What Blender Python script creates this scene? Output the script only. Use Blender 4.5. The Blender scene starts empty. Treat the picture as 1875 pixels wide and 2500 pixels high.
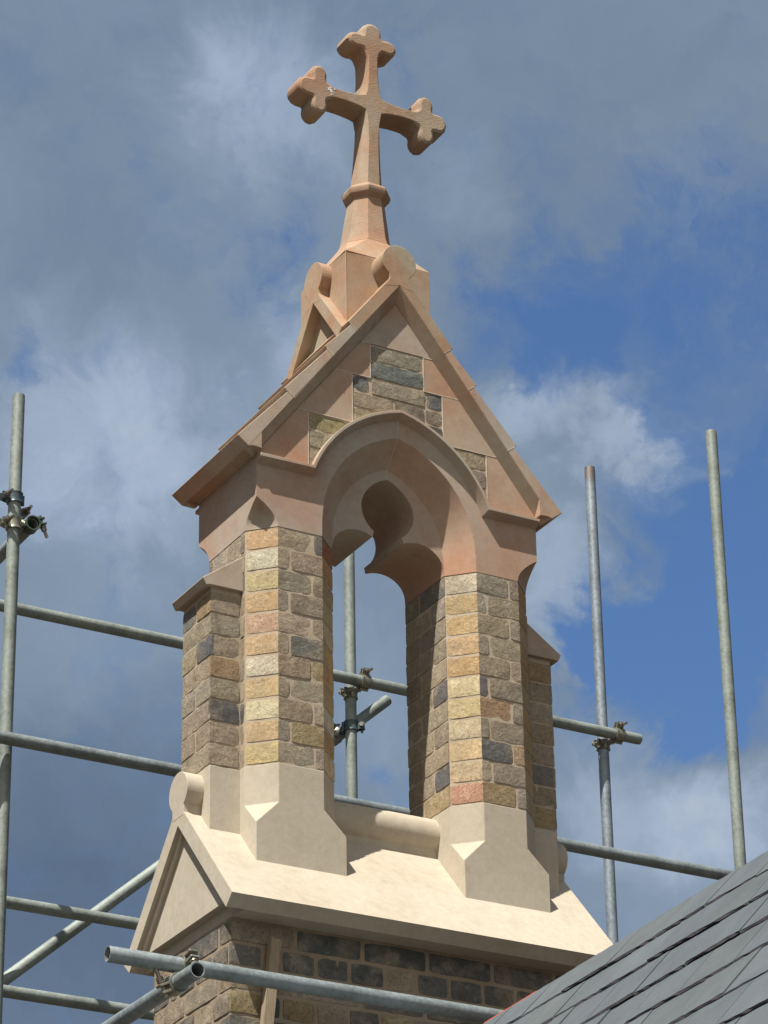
import bpy, bmesh, math, random
from mathutils import Vector, Matrix, noise
random.seed(7)
R = math.radians
scene = bpy.context.scene
COL = scene.collection

# ------------------------------------------------------------------ camera
yaw, pit, rol = 0.5164, 0.4655, -0.0178
CAMP = Vector((-4.9353, -8.7999, -3.8899)); FPX = 8148.18
fwd = Vector((math.sin(yaw)*math.cos(pit), math.cos(yaw)*math.cos(pit), math.sin(pit)))
rt0 = Vector((math.cos(yaw), -math.sin(yaw), 0)); up0 = rt0.cross(fwd)
rt = rt0*math.cos(rol) + up0*math.sin(rol); up = -rt0*math.sin(rol) + up0*math.cos(rol)
cd = bpy.data.cameras.new('camera'); cam = bpy.data.objects.new('camera', cd); COL.objects.link(cam)
m3 = Matrix((rt, up, -fwd)).transposed()
cam.matrix_world = Matrix.Translation(CAMP) @ m3.to_4x4()
cd.sensor_fit = 'VERTICAL'; cd.sensor_height = 24.0; cd.lens = FPX/2500*24.0
cd.clip_start = 0.1; cd.clip_end = 5000
scene.camera = cam
scene.render.resolution_x, scene.render.resolution_y = 768, 1024

# ------------------------------------------------------------------ sun
SUN = Vector((-0.425, -0.233, 0.875)).normalized()
sd = bpy.data.lights.new('sun', 'SUN'); sd.energy = 5.0; sd.angle = R(0.5); sd.color = (1.0, 0.96, 0.895)
so = bpy.data.objects.new('sun', sd); COL.objects.link(so)
so.rotation_euler = SUN.to_track_quat('Z', 'Y').to_euler()

# ------------------------------------------------------------------ view
scene.view_settings.view_transform = 'Standard'; scene.view_settings.look = 'None'
scene.view_settings.exposure = 0.55; scene.view_settings.gamma = 1.0

# ------------------------------------------------------------------ node helpers
def N(nt, t, **kw):
    n = nt.nodes.new(t)
    for k, v in kw.items():
        if k in ('inputs',):
            for a, b in v.items(): n.inputs[a].default_value = b
        else: setattr(n, k, v)
    return n
def L(nt, a, b): nt.links.new(a, b)
def math_(nt, op, a, b=None, clamp=False):
    n = nt.nodes.new('ShaderNodeMath'); n.operation = op; n.use_clamp = clamp
    for i, v in enumerate((a, b)):
        if v is None: continue
        if isinstance(v, (int, float)): n.inputs[i].default_value = v
        else: nt.links.new(v, n.inputs[i])
    return n.outputs[0]
def mixc(nt, f, a, b, mode='MIX'):
    n = nt.nodes.new('ShaderNodeMix'); n.data_type = 'RGBA'; n.blend_type = mode
    for sock, v in ((n.inputs[0], f), (n.inputs[6], a), (n.inputs[7], b)):
        if isinstance(v, (int, float)): sock.default_value = v
        elif isinstance(v, tuple): sock.default_value = v if len(v) == 4 else (*v, 1)
        else: nt.links.new(v, sock)
    return n.outputs[2]
def ramp(nt, f, stops):
    n = nt.nodes.new('ShaderNodeValToRGB'); e = n.color_ramp.elements
    e[0].position, e[0].color = stops[0][0], (*stops[0][1], 1)
    e[1].position, e[1].color = stops[-1][0], (*stops[-1][1], 1)
    for p, c in stops[1:-1]:
        x = e.new(p); x.color = (*c, 1)
    nt.links.new(f, n.inputs[0]); return n.outputs[0]
def lin(r, g, b):
    f = lambda v: (v/255/12.92) if v/255 <= .04045 else ((v/255+.055)/1.055)**2.4
    return (f(r), f(g), f(b))

# ------------------------------------------------------------------ world: daylight sky with broken cloud
def raydir(x, y):            # direction of a point of the sky (given in the 1659 x 2212 survey of the photograph)
    u, v = x*1.13017, y*1.13017
    return (fwd + rt*(u-937.5)/FPX - up*(v-1250)/FPX).normalized()
world = bpy.data.worlds.new('World'); scene.world = world; world.use_nodes = True
nt = world.node_tree; nt.nodes.clear()
out = N(nt, 'ShaderNodeOutputWorld'); bg = N(nt, 'ShaderNodeBackground'); bg.inputs[1].default_value = 0.1
sky = N(nt, 'ShaderNodeTexSky'); sky.sky_type = 'NISHITA'; sky.sun_disc = False
sky.sun_elevation = math.asin(SUN.z); sky.sun_rotation = math.atan2(SUN.x, SUN.y)
sky.air_density = 1.0; sky.dust_density = 0.6; sky.ozone_density = 2.0
tc = N(nt, 'ShaderNodeTexCoord'); D = tc.outputs['Generated']
# warp the direction a little so that cloud edges are ragged
nw = N(nt, 'ShaderNodeTexNoise', inputs={'Scale': 11.0, 'Detail': 7.0, 'Roughness': 0.6}); L(nt, D, nw.inputs['Vector'])
vs = N(nt, 'ShaderNodeVectorMath', operation='SUBTRACT'); L(nt, nw.outputs['Color'], vs.inputs[0]); vs.inputs[1].default_value = (.5, .5, .5)
vm = N(nt, 'ShaderNodeVectorMath', operation='SCALE'); L(nt, vs.outputs[0], vm.inputs[0]); vm.inputs['Scale'].default_value = 0.075
va = N(nt, 'ShaderNodeVectorMath', operation='ADD'); L(nt, D, va.inputs[0]); L(nt, vm.outputs[0], va.inputs[1])
nw2 = N(nt, 'ShaderNodeTexNoise', inputs={'Scale': 34.0, 'Detail': 8.0, 'Roughness': 0.62, 'Distortion': 0.5}); L(nt, D, nw2.inputs['Vector'])
vs2 = N(nt, 'ShaderNodeVectorMath', operation='SUBTRACT'); L(nt, nw2.outputs['Color'], vs2.inputs[0]); vs2.inputs[1].default_value = (.5, .5, .5)
vm2 = N(nt, 'ShaderNodeVectorMath', operation='SCALE'); L(nt, vs2.outputs[0], vm2.inputs[0]); vm2.inputs['Scale'].default_value = 0.05
va2 = N(nt, 'ShaderNodeVectorMath', operation='ADD'); L(nt, va.outputs[0], va2.inputs[0]); L(nt, vm2.outputs[0], va2.inputs[1])
W = va2.outputs[0]
def field(blobs, base):
    acc = None
    for (x, y, rad, amp) in blobs:
        d = raydir(x, y)
        n = N(nt, 'ShaderNodeVectorMath', operation='DISTANCE'); L(nt, W, n.inputs[0]); n.inputs[1].default_value = d
        mr = N(nt, 'ShaderNodeMapRange', interpolation_type='SMOOTHERSTEP')
        L(nt, n.outputs['Value'], mr.inputs[0])
        mr.inputs[1].default_value = 0.0; mr.inputs[2].default_value = rad*1.13017/FPX
        mr.inputs[3].default_value = amp; mr.inputs[4].default_value = 0.0
        acc = mr.outputs[0] if acc is None else math_(nt, 'ADD', acc, mr.outputs[0])
    return math_(nt, 'ADD', acc, base)
# where the blue shows through the cloud deck (negative = gap)
cover = field([
    (560, 620, 180, -.6), (430, 650, 110, -.1), (40, 850, 110, -.38), (150, 830, 80, -.2),
    (1330, 640, 380, -.6), (1640, 560, 420, -.55), (1040, 700, 220, -.5), (1560, 1080, 460, -.95), (1450, 1330, 360, -.9), (1300, 1300, 200, -.4),
    (1640, 1400, 280, -.65), (1230, 770, 230, -.5), (1000, 610, 140, -.3), (1100, 600, 150, -.2),
    (860, 1690, 110, -.35), (1400, 1250, 200, -.25), (1240, 1600, 110, -.15),
    (1330, 930, 120, .55), (1090, 900, 110, .5), (1165, 1120, 115, .7), (1185, 1340, 105, .7), (1320, 1120, 110, .5), (1190, 1000, 110, .45),
    (1430, 960, 100, .22), (1640, 860, 80, .2), (1480, 1360, 45, .25), (1280, 1040, 90, .3),
    (1580, 1720, 240, .45), (1350, 1680, 180, .35), (1450, 1560, 120, .15)], 0.95)
nf = N(nt, 'ShaderNodeTexNoise', inputs={'Scale': 30.0, 'Detail': 10.0, 'Roughness': 0.62, 'Distortion': 0.6}); L(nt, W, nf.inputs['Vector'])
nz = math_(nt, 'MULTIPLY', math_(nt, 'SUBTRACT', nf.outputs[0], 0.5), 1.25)
covn = math_(nt, 'ADD', cover, nz)
cmr = N(nt, 'ShaderNodeMapRange', interpolation_type='SMOOTHSTEP'); L(nt, covn, cmr.inputs[0])
cmr.inputs[1].default_value = 0.05; cmr.inputs[2].default_value = 1.05
# cloud brightness: thin bright veils and heavy dark undersides
bright = field([
    (560, 190, 330, .26), (700, 330, 260, .12), (430, 120, 200, .1), (1000, 420, 200, .1), (200, 930, 340, .2), (620, 760, 200, .24), (560, 1000, 300, .12),
    (330, 1020, 300, .22), (60, 1000, 200, .1), (1120, 900, 200, .3), (1330, 920, 200, .3), (1180, 1200, 230, .28), (1400, 1700, 330, .3), (1620, 1780, 260, .34),
    (800, 1500, 260, .08), (200, 1350, 380, .05),
    (130, 1950, 800, -.24), (60, 120, 420, -.07), (150, 560, 300, -.08), (1350, 120, 600, -.05), (1500, 2050, 400, .1)], 0.45)
nb = N(nt, 'ShaderNodeTexNoise', inputs={'Scale': 9.0, 'Detail': 9.0, 'Roughness': 0.55, 'Distortion': 0.4}); L(nt, W, nb.inputs['Vector'])
bn = math_(nt, 'ADD', bright, math_(nt, 'MULTIPLY', math_(nt, 'SUBTRACT', nb.outputs[0], 0.5), 0.42))
K = 10.0*2**-0.55
def ck(r, g, b): return tuple(v*K for v in lin(r, g, b))
# unseen cloud shaped as fill light: darkened out of frame, brightened behind the camera
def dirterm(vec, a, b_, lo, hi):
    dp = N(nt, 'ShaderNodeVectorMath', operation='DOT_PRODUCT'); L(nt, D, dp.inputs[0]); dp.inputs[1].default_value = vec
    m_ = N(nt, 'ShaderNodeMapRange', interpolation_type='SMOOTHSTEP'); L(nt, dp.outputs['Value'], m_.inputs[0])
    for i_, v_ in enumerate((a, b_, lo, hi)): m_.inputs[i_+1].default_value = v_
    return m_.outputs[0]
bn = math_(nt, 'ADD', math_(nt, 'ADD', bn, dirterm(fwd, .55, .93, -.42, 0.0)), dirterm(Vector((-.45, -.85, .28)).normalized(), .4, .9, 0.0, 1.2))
ccol = ramp(nt, bn, [(0.0, lin(72, 88, 113)), (0.3, lin(106, 125, 148)), (0.55, lin(134, 152, 172)), (0.78, lin(162, 178, 200)), (0.94, lin(180, 192, 208)), (1.0, lin(222, 218, 210))])  # warm end stop tints the unseen fill cloud added behind the camera
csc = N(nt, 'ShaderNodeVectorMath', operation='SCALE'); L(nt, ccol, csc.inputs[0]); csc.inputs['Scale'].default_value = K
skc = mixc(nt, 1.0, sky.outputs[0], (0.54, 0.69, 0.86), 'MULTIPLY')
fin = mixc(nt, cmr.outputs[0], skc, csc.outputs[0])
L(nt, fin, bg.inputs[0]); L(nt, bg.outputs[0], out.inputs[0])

# ------------------------------------------------------------------ materials
def newmat(name):
    m = bpy.data.materials.new(name); m.use_nodes = True; t = m.node_tree; t.nodes.clear()
    o = N(t, 'ShaderNodeOutputMaterial'); b = N(t, 'ShaderNodeBsdfPrincipled'); L(t, b.outputs[0], o.inputs[0])
    return m, t, b
def stone(name, c1, c2, c3, pits=0.5, tool=0.0, rough=0.9, spk=0.5, blot=0.5, big=5.0, k=.70):
    c1, c2, c3 = [tuple(v*k for v in q) for q in (c1, c2, c3)]
    m, t, b = newmat(name)
    tc = N(t, 'ShaderNodeTexCoord'); co = tc.outputs['Object']
    at = N(t, 'ShaderNodeAttribute', attribute_name='col')
    n1 = N(t, 'ShaderNodeTexNoise', inputs={'Scale': big, 'Detail': 4.0, 'Roughness': 0.55}); L(t, co, n1.inputs['Vector'])
    base = ramp(t, n1.outputs[0], [(0.38, c1), (0.5, c2), (0.62, c3)])
    n2 = N(t, 'ShaderNodeTexNoise', inputs={'Scale': 420.0, 'Detail': 3.0, 'Roughness': 0.7}); L(t, co, n2.inputs['Vector'])
    n3 = N(t, 'ShaderNodeTexNoise', inputs={'Scale': 38.0, 'Detail': 6.0, 'Roughness': 0.65}); L(t, co, n3.inputs['Vector'])
    base = mixc(t, 1.0, base, ramp(t, n3.outputs[0], [(0.3, (.92, .91, .90)), (0.7, (1.06, 1.06, 1.06))]), 'MULTIPLY')
    base = mixc(t, spk, base, ramp(t, n2.outputs[0], [(0.32, (.55, .5, .45)), (0.42, (1, 1, 1)), (1, (1.08, 1.08, 1.08))]), 'MULTIPLY')
    n4 = N(t, 'ShaderNodeTexNoise', inputs={'Scale': 9.0, 'Detail': 9.0, 'Roughness': 0.75}); L(t, co, n4.inputs['Vector'])
    base = mixc(t, blot, base, ramp(t, n4.outputs[0], [(0.36, (.78, .74, .7)), (0.5, (1, 1, 1))]), 'MULTIPLY')
    base = mixc(t, 1.0, base, at.outputs['Color'], 'MULTIPLY')
    L(t, base, b.inputs['Base Color'])
    b.inputs['Roughness'].default_value = rough; b.inputs['Specular IOR Level'].default_value = 0.15
    h = math_(t, 'ADD', math_(t, 'MULTIPLY', n2.outputs[0], 0.0012*pits), math_(t, 'MULTIPLY', n3.outputs[0], 0.0011*pits))
    if tool > 0:
        mr_ = N(t, 'ShaderNodeMapping'); L(t, co, mr_.inputs[0]); mr_.inputs['Rotation'].default_value = (0, R(24), 0)
        mp = N(t, 'ShaderNodeMapping'); L(t, mr_.outputs[0], mp.inputs[0]); mp.inputs['Scale'].default_value = (45, 45, 230)
        w = N(t, 'ShaderNodeTexNoise', inputs={'Scale': 1.0, 'Detail': 2.0, 'Roughness': .6, 'Distortion': .2})
        L(t, mp.outputs[0], w.inputs['Vector']); h = math_(t, 'ADD', h, math_(t, 'MULTIPLY', w.outputs[0], 0.0016*tool))
    bp = N(t, 'ShaderNodeBump'); bp.inputs['Distance'].default_value = 1.0; bp.inputs['Strength'].default_value = 0.8
    L(t, h, bp.inputs['Height']); L(t, bp.outputs[0], b.inputs['Normal'])
    return m
M_pale = stone('pale_limestone', (.65, .565, .435), (.665, .585, .455), (.68, .605, .48), pits=0.42, spk=0.65, blot=.35, big=3.0, k=.735)
M_pink = stone('pink_limestone', (.60, .40, .285), (.60, .465, .355), (.61, .52, .415), pits=0.5, spk=0.35, blot=.4, big=3.2)
M_cross = stone('tooled_limestone', (.58, .355, .23), (.59, .41, .28), (.60, .47, .34), pits=0.7, tool=.75, spk=0.45, k=.66)
M_top = stone('apex_limestone', (.60, .375, .235), (.60, .43, .295), (.58, .49, .36), pits=0.6, tool=0.15, spk=0.4, k=.67)

def brickmat():
    m, t, b = newmat('stock_brick')
    co = N(t, 'ShaderNodeTexCoord').outputs['Object']
    at = N(t, 'ShaderNodeAttribute', attribute_name='col').outputs['Color']
    n1 = N(t, 'ShaderNodeTexNoise', inputs={'Scale': 22.0, 'Detail': 6.0, 'Roughness': 0.7}); L(t, co, n1.inputs['Vector'])
    n2 = N(t, 'ShaderNodeTexNoise', inputs={'Scale': 95.0, 'Detail': 5.0, 'Roughness': 0.75}); L(t, co, n2.inputs['Vector'])
    n3 = N(t, 'ShaderNodeTexNoise', inputs={'Scale': 60.0, 'Detail': 2.0, 'Distortion': 2.2}); L(t, co, n3.inputs['Vector'])
    n5 = N(t, 'ShaderNodeTexNoise', inputs={'Scale': 11.0, 'Detail': 3.0}); L(t, co, n5.inputs['Vector'])
    c = mixc(t, math_(t, 'MULTIPLY', ramp(t, n5.outputs[0], [(0.48, (0, 0, 0)), (0.64, (1, 1, 1))]), 0.5), mixc(t, 1.0, at, (.80, .80, .80), 'MULTIPLY'), (.37, .30, .205))
    c = mixc(t, 1.0, c, ramp(t, n1.outputs[0], [(0.3, (.58, .55, .52)), (0.42, (.9, .88, .84)), (0.52, (1, 1, 1)), (0.64, (1.28, 1.27, 1.24))]), 'MULTIPLY')
    c = mixc(t, 0.8, c, ramp(t, n2.outputs[0], [(0.3, (.62, .6, .58)), (0.55, (1.08, 1.08, 1.08))]), 'MULTIPLY')
    # fine dark crease marks of hand-thrown clay
    cr = ramp(t, math_(t, 'ABSOLUTE', math_(t, 'SUBTRACT', n3.outputs[0], 0.5)), [(0.0, (.22, .18, .15)), (0.026, (1, 1, 1))])
    msk = ramp(t, n1.outputs[0], [(0.46, (0, 0, 0)), (0.56, (1, 1, 1))])
    c = mixc(t, math_(t, 'MULTIPLY', msk, 0.85), c, mixc(t, 1.0, c, cr, 'MULTIPLY'))
    c = mixc(t, 1.0, c, (.92, .92, .92), 'MULTIPLY')
    L(t, c, b.inputs['Base Color']); b.inputs['Roughness'].default_value = 0.95; b.inputs['Specular IOR Level'].default_value = 0.1
    h = math_(t, 'ADD', math_(t, 'MULTIPLY', n2.outputs[0], 0.0022), math_(t, 'MULTIPLY', n1.outputs[0], 0.002))
    h = math_(t, 'ADD', h, math_(t, 'MULTIPLY', math_(t, 'MULTIPLY', cr, msk), 0.0009))
    bp = N(t, 'ShaderNodeBump'); bp.inputs['Distance'].default_value = 1.0; bp.inputs['Strength'].default_value = 0.9
    L(t, h, bp.inputs['Height']); L(t, bp.outputs[0], b.inputs['Normal'])
    return m
M_brick = brickmat()
M_mortar = stone('lime_mortar', (.52, .42, .30), (.58, .47, .34), (.62, .52, .39), pits=2.2, spk=0.6, k=.82)

def metal(name, c, rust=0.0, met=0.35, rough=0.5, top=None):
    m, t, b = newmat(name)
    co = N(t, 'ShaderNodeTexCoord').outputs['Object']
    n1 = N(t, 'ShaderNodeTexNoise', inputs={'Scale': 6.0, 'Detail': 7.0, 'Roughness': 0.7}); L(t, co, n1.inputs['Vector'])
    n2 = N(t, 'ShaderNodeTexNoise', inputs={'Scale': 70.0, 'Detail': 5.0, 'Roughness': 0.7}); L(t, co, n2.inputs['Vector'])
    k = mixc(t, 1.0, (*c, 1), ramp(t, n1.outputs[0], [(0.3, (.62, .62, .6)), (0.5, (1, 1, 1)), (0.72, (1.25, 1.27, 1.28))]), 'MULTIPLY')
    k = mixc(t, 0.8, k, ramp(t, n2.outputs[0], [(0.3, (.7, .7, .68)), (0.6, (1.1, 1.1, 1.1))]), 'MULTIPLY')
    n3 = N(t, 'ShaderNodeTexNoise', inputs={'Scale': 3.1, 'Detail': 8.0, 'Roughness': 0.8}); L(t, co, n3.inputs['Vector'])
    k = mixc(t, math_(t, 'MULTIPLY', ramp(t, n3.outputs[0], [(0.6, (0, 0, 0)), (0.7, (1, 1, 1))]), 0.35+rust), k, (.33, .22, .13))
    if top:                                       # rust on the last few centimetres of the tube
        sp = N(t, 'ShaderNodeSeparateXYZ'); L(t, co, sp.inputs[0])
        zz = math_(t, 'ADD', sp.outputs[2], math_(t, 'MULTIPLY', n2.outputs[0], 0.12))
        mm = N(t, 'ShaderNodeMapRange'); L(t, zz, mm.inputs[0]); mm.inputs[1].default_value = top-.03; mm.inputs[2].default_value = top+.02
        k = mixc(t, math_(t, 'MULTIPLY', mm.outputs[0], .6), k, (.20, .115, .07))
    L(t, k, b.inputs['Base Color']); b.inputs['Metallic'].default_value = met
    rr = ramp(t, n2.outputs[0], [(0.3, (rough-.12,)*3), (0.7, (rough+.15,)*3)]); L(t, rr, b.inputs['Roughness'])
    bp = N(t, 'ShaderNodeBump'); bp.inputs['Distance'].default_value = 1.0; bp.inputs['Strength'].default_value = 0.5
    L(t, math_(t, 'MULTIPLY', n2.outputs[0], 0.0012), bp.inputs['Height']); L(t, bp.outputs[0], b.inputs['Normal'])
    return m
M_galv = metal('galvanised_steel', (.25, .28, .25), met=0.2, rough=0.6)
M_galv2 = metal('galvanised_steel_bluish', (.25, .285, .285), met=0.3, rough=0.5)
M_clamp = metal('coupler_steel', (.27, .26, .205), rust=0.15, met=0.6, rough=0.4)
M_bolt = metal('bolt_steel', (.30, .27, .22), rust=0.4, met=0.8, rough=0.4)
M_blue = metal('blue_painted_steel', (.06, .085, .095), rust=0.1, met=0.2, rough=0.4)
M_green = metal('green_painted_steel', (.06, .09, .065), rust=0.3, met=0.2, rough=0.45)

def slatemat():
    m, t, b = newmat('slate')
    co = N(t, 'ShaderNodeTexCoord').outputs['Object']
    at = N(t, 'ShaderNodeAttribute', attribute_name='col').outputs['Color']
    n1 = N(t, 'ShaderNodeTexNoise', inputs={'Scale': 7.0, 'Detail': 6.0, 'Roughness': 0.65, 'Distortion': .6}); L(t, co, n1.inputs['Vector'])
    n2 = N(t, 'ShaderNodeTexNoise', inputs={'Scale': 90.0, 'Detail': 5.0, 'Roughness': 0.7}); L(t, co, n2.inputs['Vector'])
    c = mixc(t, 1.0, at, ramp(t, n1.outputs[0], [(0.3, (.84, .85, .86)), (0.7, (1.12, 1.12, 1.12))]), 'MULTIPLY')
    c = mixc(t, 0.6, c, ramp(t, n2.outputs[0], [(0.3, (.85, .85, .85)), (0.7, (1.08, 1.08, 1.08))]), 'MULTIPLY')
    L(t, c, b.inputs['Base Color']); b.inputs['Roughness'].default_value = 0.62; b.inputs['Specular IOR Level'].default_value = 0.4
    bp = N(t, 'ShaderNodeBump'); bp.inputs['Distance'].default_value = 1.0; bp.inputs['Strength'].default_value = 0.6
    L(t, math_(t, 'ADD', math_(t, 'MULTIPLY', n2.outputs[0], 0.0008), math_(t, 'MULTIPLY', n1.outputs[0], 0.006)), bp.inputs['Height']); L(t, bp.outputs[0], b.inputs['Normal'])
    return m
M_slate = slatemat()
def simple(name, c, rough=0.8, sc=20, amt=0.3, stretch=None, bump=0.002):
    m, t, b = newmat(name); co = N(t, 'ShaderNodeTexCoord').outputs['Object']
    if stretch:
        mp = N(t, 'ShaderNodeMapping'); L(t, co, mp.inputs[0]); mp.inputs['Scale'].default_value = stretch; co = mp.outputs[0]
    n = N(t, 'ShaderNodeTexNoise', inputs={'Scale': sc, 'Detail': 6.0, 'Roughness': 0.65}); L(t, co, n.inputs['Vector'])
    k = mixc(t, 1.0, (*c, 1), ramp(t, n.outputs[0], [(0.3, (1-amt,)*3), (0.7, (1+amt,)*3)]), 'MULTIPLY')
    L(t, k, b.inputs['Base Color']); b.inputs['Roughness'].default_value = rough
    bp = N(t, 'ShaderNodeBump'); bp.inputs['Distance'].default_value = 1.0; L(t, math_(t, 'MULTIPLY', n.outputs[0], bump), bp.inputs['Height']); L(t, bp.outputs[0], b.inputs['Normal'])
    return m
M_wood = simple('sawn_timber', (.30, .225, .145), 0.8, 30, 0.25, (8, 8, .6))
M_orange = simple('orange_membrane', (.75, .12, .04), 0.6, 20, 0.15)
M_grass = simple('dry_gravel', (.05, .04, .028), 0.95, 3, 0.5, bump=0.02)

# ------------------------------------------------------------------ mesh builder
class MB:
    def __init__(s): s.v = []; s.f = []; s.c = []
    def poly(s, pts, col=(1, 1, 1)):
        i = len(s.v); s.v += [tuple(p) for p in pts]; s.f.append(list(range(i, i+len(pts)))); s.c.append(col)
    def loft(s, rings, col=(1, 1, 1), cap0=True, cap1=True, closed=True):
        n = len(rings[0])
        for a, b in zip(rings, rings[1:]):
            for k in range(n if closed else n-1):
                j = (k+1) % n; s.poly([a[k], a[j], b[j], b[k]], col)
        if cap0: s.poly(rings[0][::-1], col)
        if cap1: s.poly(rings[-1], col)
    def prism_y(s, xz, y0, y1, col=(1, 1, 1), **k): s.loft([[(x, y0, z) for x, z in xz], [(x, y1, z) for x, z in xz]], col, **k)
    def prism_x(s, yz, x0, x1, col=(1, 1, 1), **k): s.loft([[(x0, y, z) for y, z in yz], [(x1, y, z) for y, z in yz]], col, **k)
    def prism_z(s, xy, z0, z1, col=(1, 1, 1), **k): s.loft([[(x, y, z0) for x, y in xy], [(x, y, z1) for x, y in xy]], col, **k)
    def box(s, x0, x1, y0, y1, z0, z1, col=(1, 1, 1)): s.prism_z([(x0, y0), (x1, y0), (x1, y1), (x0, y1)], z0, z1, col)
    def cyl(s, a, b, r, n=16, col=(1, 1, 1), ri=None, rb=None):
        a = Vector(a); b = Vector(b); d = (b-a).normalized(); q = d.to_track_quat('Z', 'Y')
        X = q @ Vector((1, 0, 0)); Y = q @ Vector((0, 1, 0)); rb = rb or r
        def ring(c, r): return [tuple(c + X*math.cos(2*math.pi*k/n)*r + Y*math.sin(2*math.pi*k/n)*r) for k in range(n)]
        if ri is None: s.loft([ring(a, r), ring(b, rb)], col)
        else: s.loft([ring(a, ri), ring(a, r), ring(b, r), ring(b, ri), ring(a, ri)], col, cap0=False, cap1=False)
    def mirror(s, ax):
        n = len(s.v)
        s.v += [tuple(-c if i == ax else c for i, c in enumerate(p)) for p in s.v]
        s.f += [[i+n for i in reversed(f)] for f in s.f]; s.c += list(s.c)
    def build(s, name, mat, parent=None, loc=None, bevel=0.0, smooth=30, merge=True, recalc=True):
        me = bpy.data.meshes.new(name)
        o = bpy.data.objects.new(name, me); COL.objects.link(o)
        off = Vector(loc) if loc is not None else (parent['_w'] if parent is not None and '_w' in parent else None)
        W0 = Vector(off) if off is not None else Vector((0, 0, 0))
        me.from_pydata([tuple(Vector(p)-W0) for p in s.v], [], s.f)
        at = me.attributes.new('col', 'FLOAT_COLOR', 'FACE')
        for i, c in enumerate(s.c): at.data[i].color = (*c, 1)
        bm = bmesh.new(); bm.from_mesh(me)
        if merge: bmesh.ops.remove_doubles(bm, verts=bm.verts, dist=1e-5)
        if recalc: bmesh.ops.recalc_face_normals(bm, faces=bm.faces)
        bm.to_mesh(me); bm.free()
        me.materials.append(mat)
        if smooth:
            for p in me.polygons: p.use_smooth = True
            me.set_sharp_from_angle(angle=R(smooth))
        if bevel:
            b = o.modifiers.new('bevel', 'BEVEL'); b.width = bevel; b.segments = 2; b.limit_method = 'ANGLE'; b.angle_limit = R(30); b.harden_normals = True
        if parent is not None:
            o.parent = parent; o['_w'] = tuple(W0)
        else: o.location = W0
        return o
def tag(o, label=None, cat=None, group=None, kind=None):
    for k, v in (('label', label), ('category', cat), ('group', group), ('kind', kind)):
        if v: o[k] = v
    return o
def thing(name, loc, label, cat, group=None, kind=None):
    o = bpy.data.objects.new(name, None); COL.objects.link(o); o.location = loc; o['_w'] = tuple(loc); o.empty_display_size = .1
    return tag(o, label, cat, group, kind)
def rv(a, s): return a*(1+random.uniform(-s, s))

# ------------------------------------------------------------------ dimensions of the bell gable (metres, z = 0 at the ridge of the lower coping)
Lb, Eb, ze = .699, .3785, -.4205
A0, A1, A2, B, b, c = .2126, .533, .640, .2112, .1013, .0796
zb1, zb0, zbr, zh, zcap, zt1 = -.029, -.108, .104, .929, .722, 1.021
G = .246
sl = lambda y: ze/Eb*abs(y)
bell = thing('bell_gable', (0, 0, -.45), 'tall stone and brick bell gable with arched opening, pitched stone roof and cross', 'bell gable')

# ------------------------------------------------------------------ bricks
def brick(mb, O, U, Nn, u0, u1, v0, v1, col, seed, e0=True, e1=True, rough=1.0, clip=None, proud=0.0):
    """one hand-made brick face with worn edges; O origin, U along, Nn outward, v is height"""
    nx = max(3, int((u1-u0)/.016)); nz = 5; Z = Vector((0, 0, 1)); w = []
    hj = random.uniform(-.0008, .002)*rough + proud
    tilt = random.uniform(-.0025, .0025)*rough
    for j in range(nz+1):
        row = []
        for i in range(nx+1):
            fu, fv = i/nx, j/nz
            u = u0+(u1-u0)*fu; v = v0+(v1-v0)*fv + tilt*(fu-.5)
            pn = noise.noise_vector(Vector((u*28+seed*3.1, v*28, seed*1.7)))
            du = dv = 0.0
            if j in (0, nz): dv = pn.y*.0022*rough
            if (i == 0 and e0) or (i == nx and e1): du = pn.x*.002*rough
            h = hj + pn.z*.0018*rough
            edge = (j in (0, nz)) or (i == 0 and e0) or (i == nx and e1)
            if edge: h -= .0006
            if (j in (0, nz)) and ((i == 0 and e0) or (i == nx and e1)):
                h -= .001; du += (.0018 if i == 0 else -.0018); dv += (.0012 if j == 0 else -.0012)
            q = O + U*(u+du) + Z*(v+dv) + Nn*h
            if clip: q = clip(q)
            row.append(q)
        w.append(row)
    k = len(mb.v)
    for row in w: mb.v += [tuple(p) for p in row]
    W1 = nx+1
    for j in range(nz):
        for i in range(nx):
            mb.f.append([k+j*W1+i, k+j*W1+i+1, k+(j+1)*W1+i+1, k+(j+1)*W1+i]); mb.c.append(col)
    per = [w[0][i] for i in range(nx+1)] + [w[j][nx] for j in range(1, nz+1)] + [w[nz][i] for i in range(nx-1, -1, -1)] + [w[j][0] for j in range(nz-1, 0, -1)]
    cen = O + U*(u0+u1)/2 + Z*(v0+v1)/2
    ins = [p - Nn*.012 for p in per]
    for i in range(len(per)):
        j = (i+1) % len(per); mb.poly([per[i], ins[i], ins[j], per[j]], col)
GREY = [(.41, .345, .255), (.45, .375, .275), (.39, .33, .255), (.47, .385, .275), (.43, .35, .255), (.42, .36, .285)]
DARK = [(.20, .195, .185), (.235, .22, .20), (.17, .17, .165), (.25, .235, .21)]
BUFF = [(.68, .54, .32), (.72, .59, .38), (.66, .50, .29)]
OCHRE = [(.66, .44, .22), (.68, .48, .25), (.66, .39, .20)]
def pick(y=False):
    r = random.random()
    if y:
        return (random.choice(BUFF) if r < .5 else random.choice(OCHRE) if r < .86 else (.74, .66, .50) if r < .95 else (.52, .24, .15))
    return random.choice(GREY) if r < .70 else random.choice(DARK) if r < .85 else random.choice([(.44, .31, .19), (.40, .33, .23), (.46, .36, .2)])
def vary(col): k = random.uniform(.9, 1.12); return tuple(min(.95, x*k*random.uniform(.97, 1.03)) for x in col)
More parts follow.
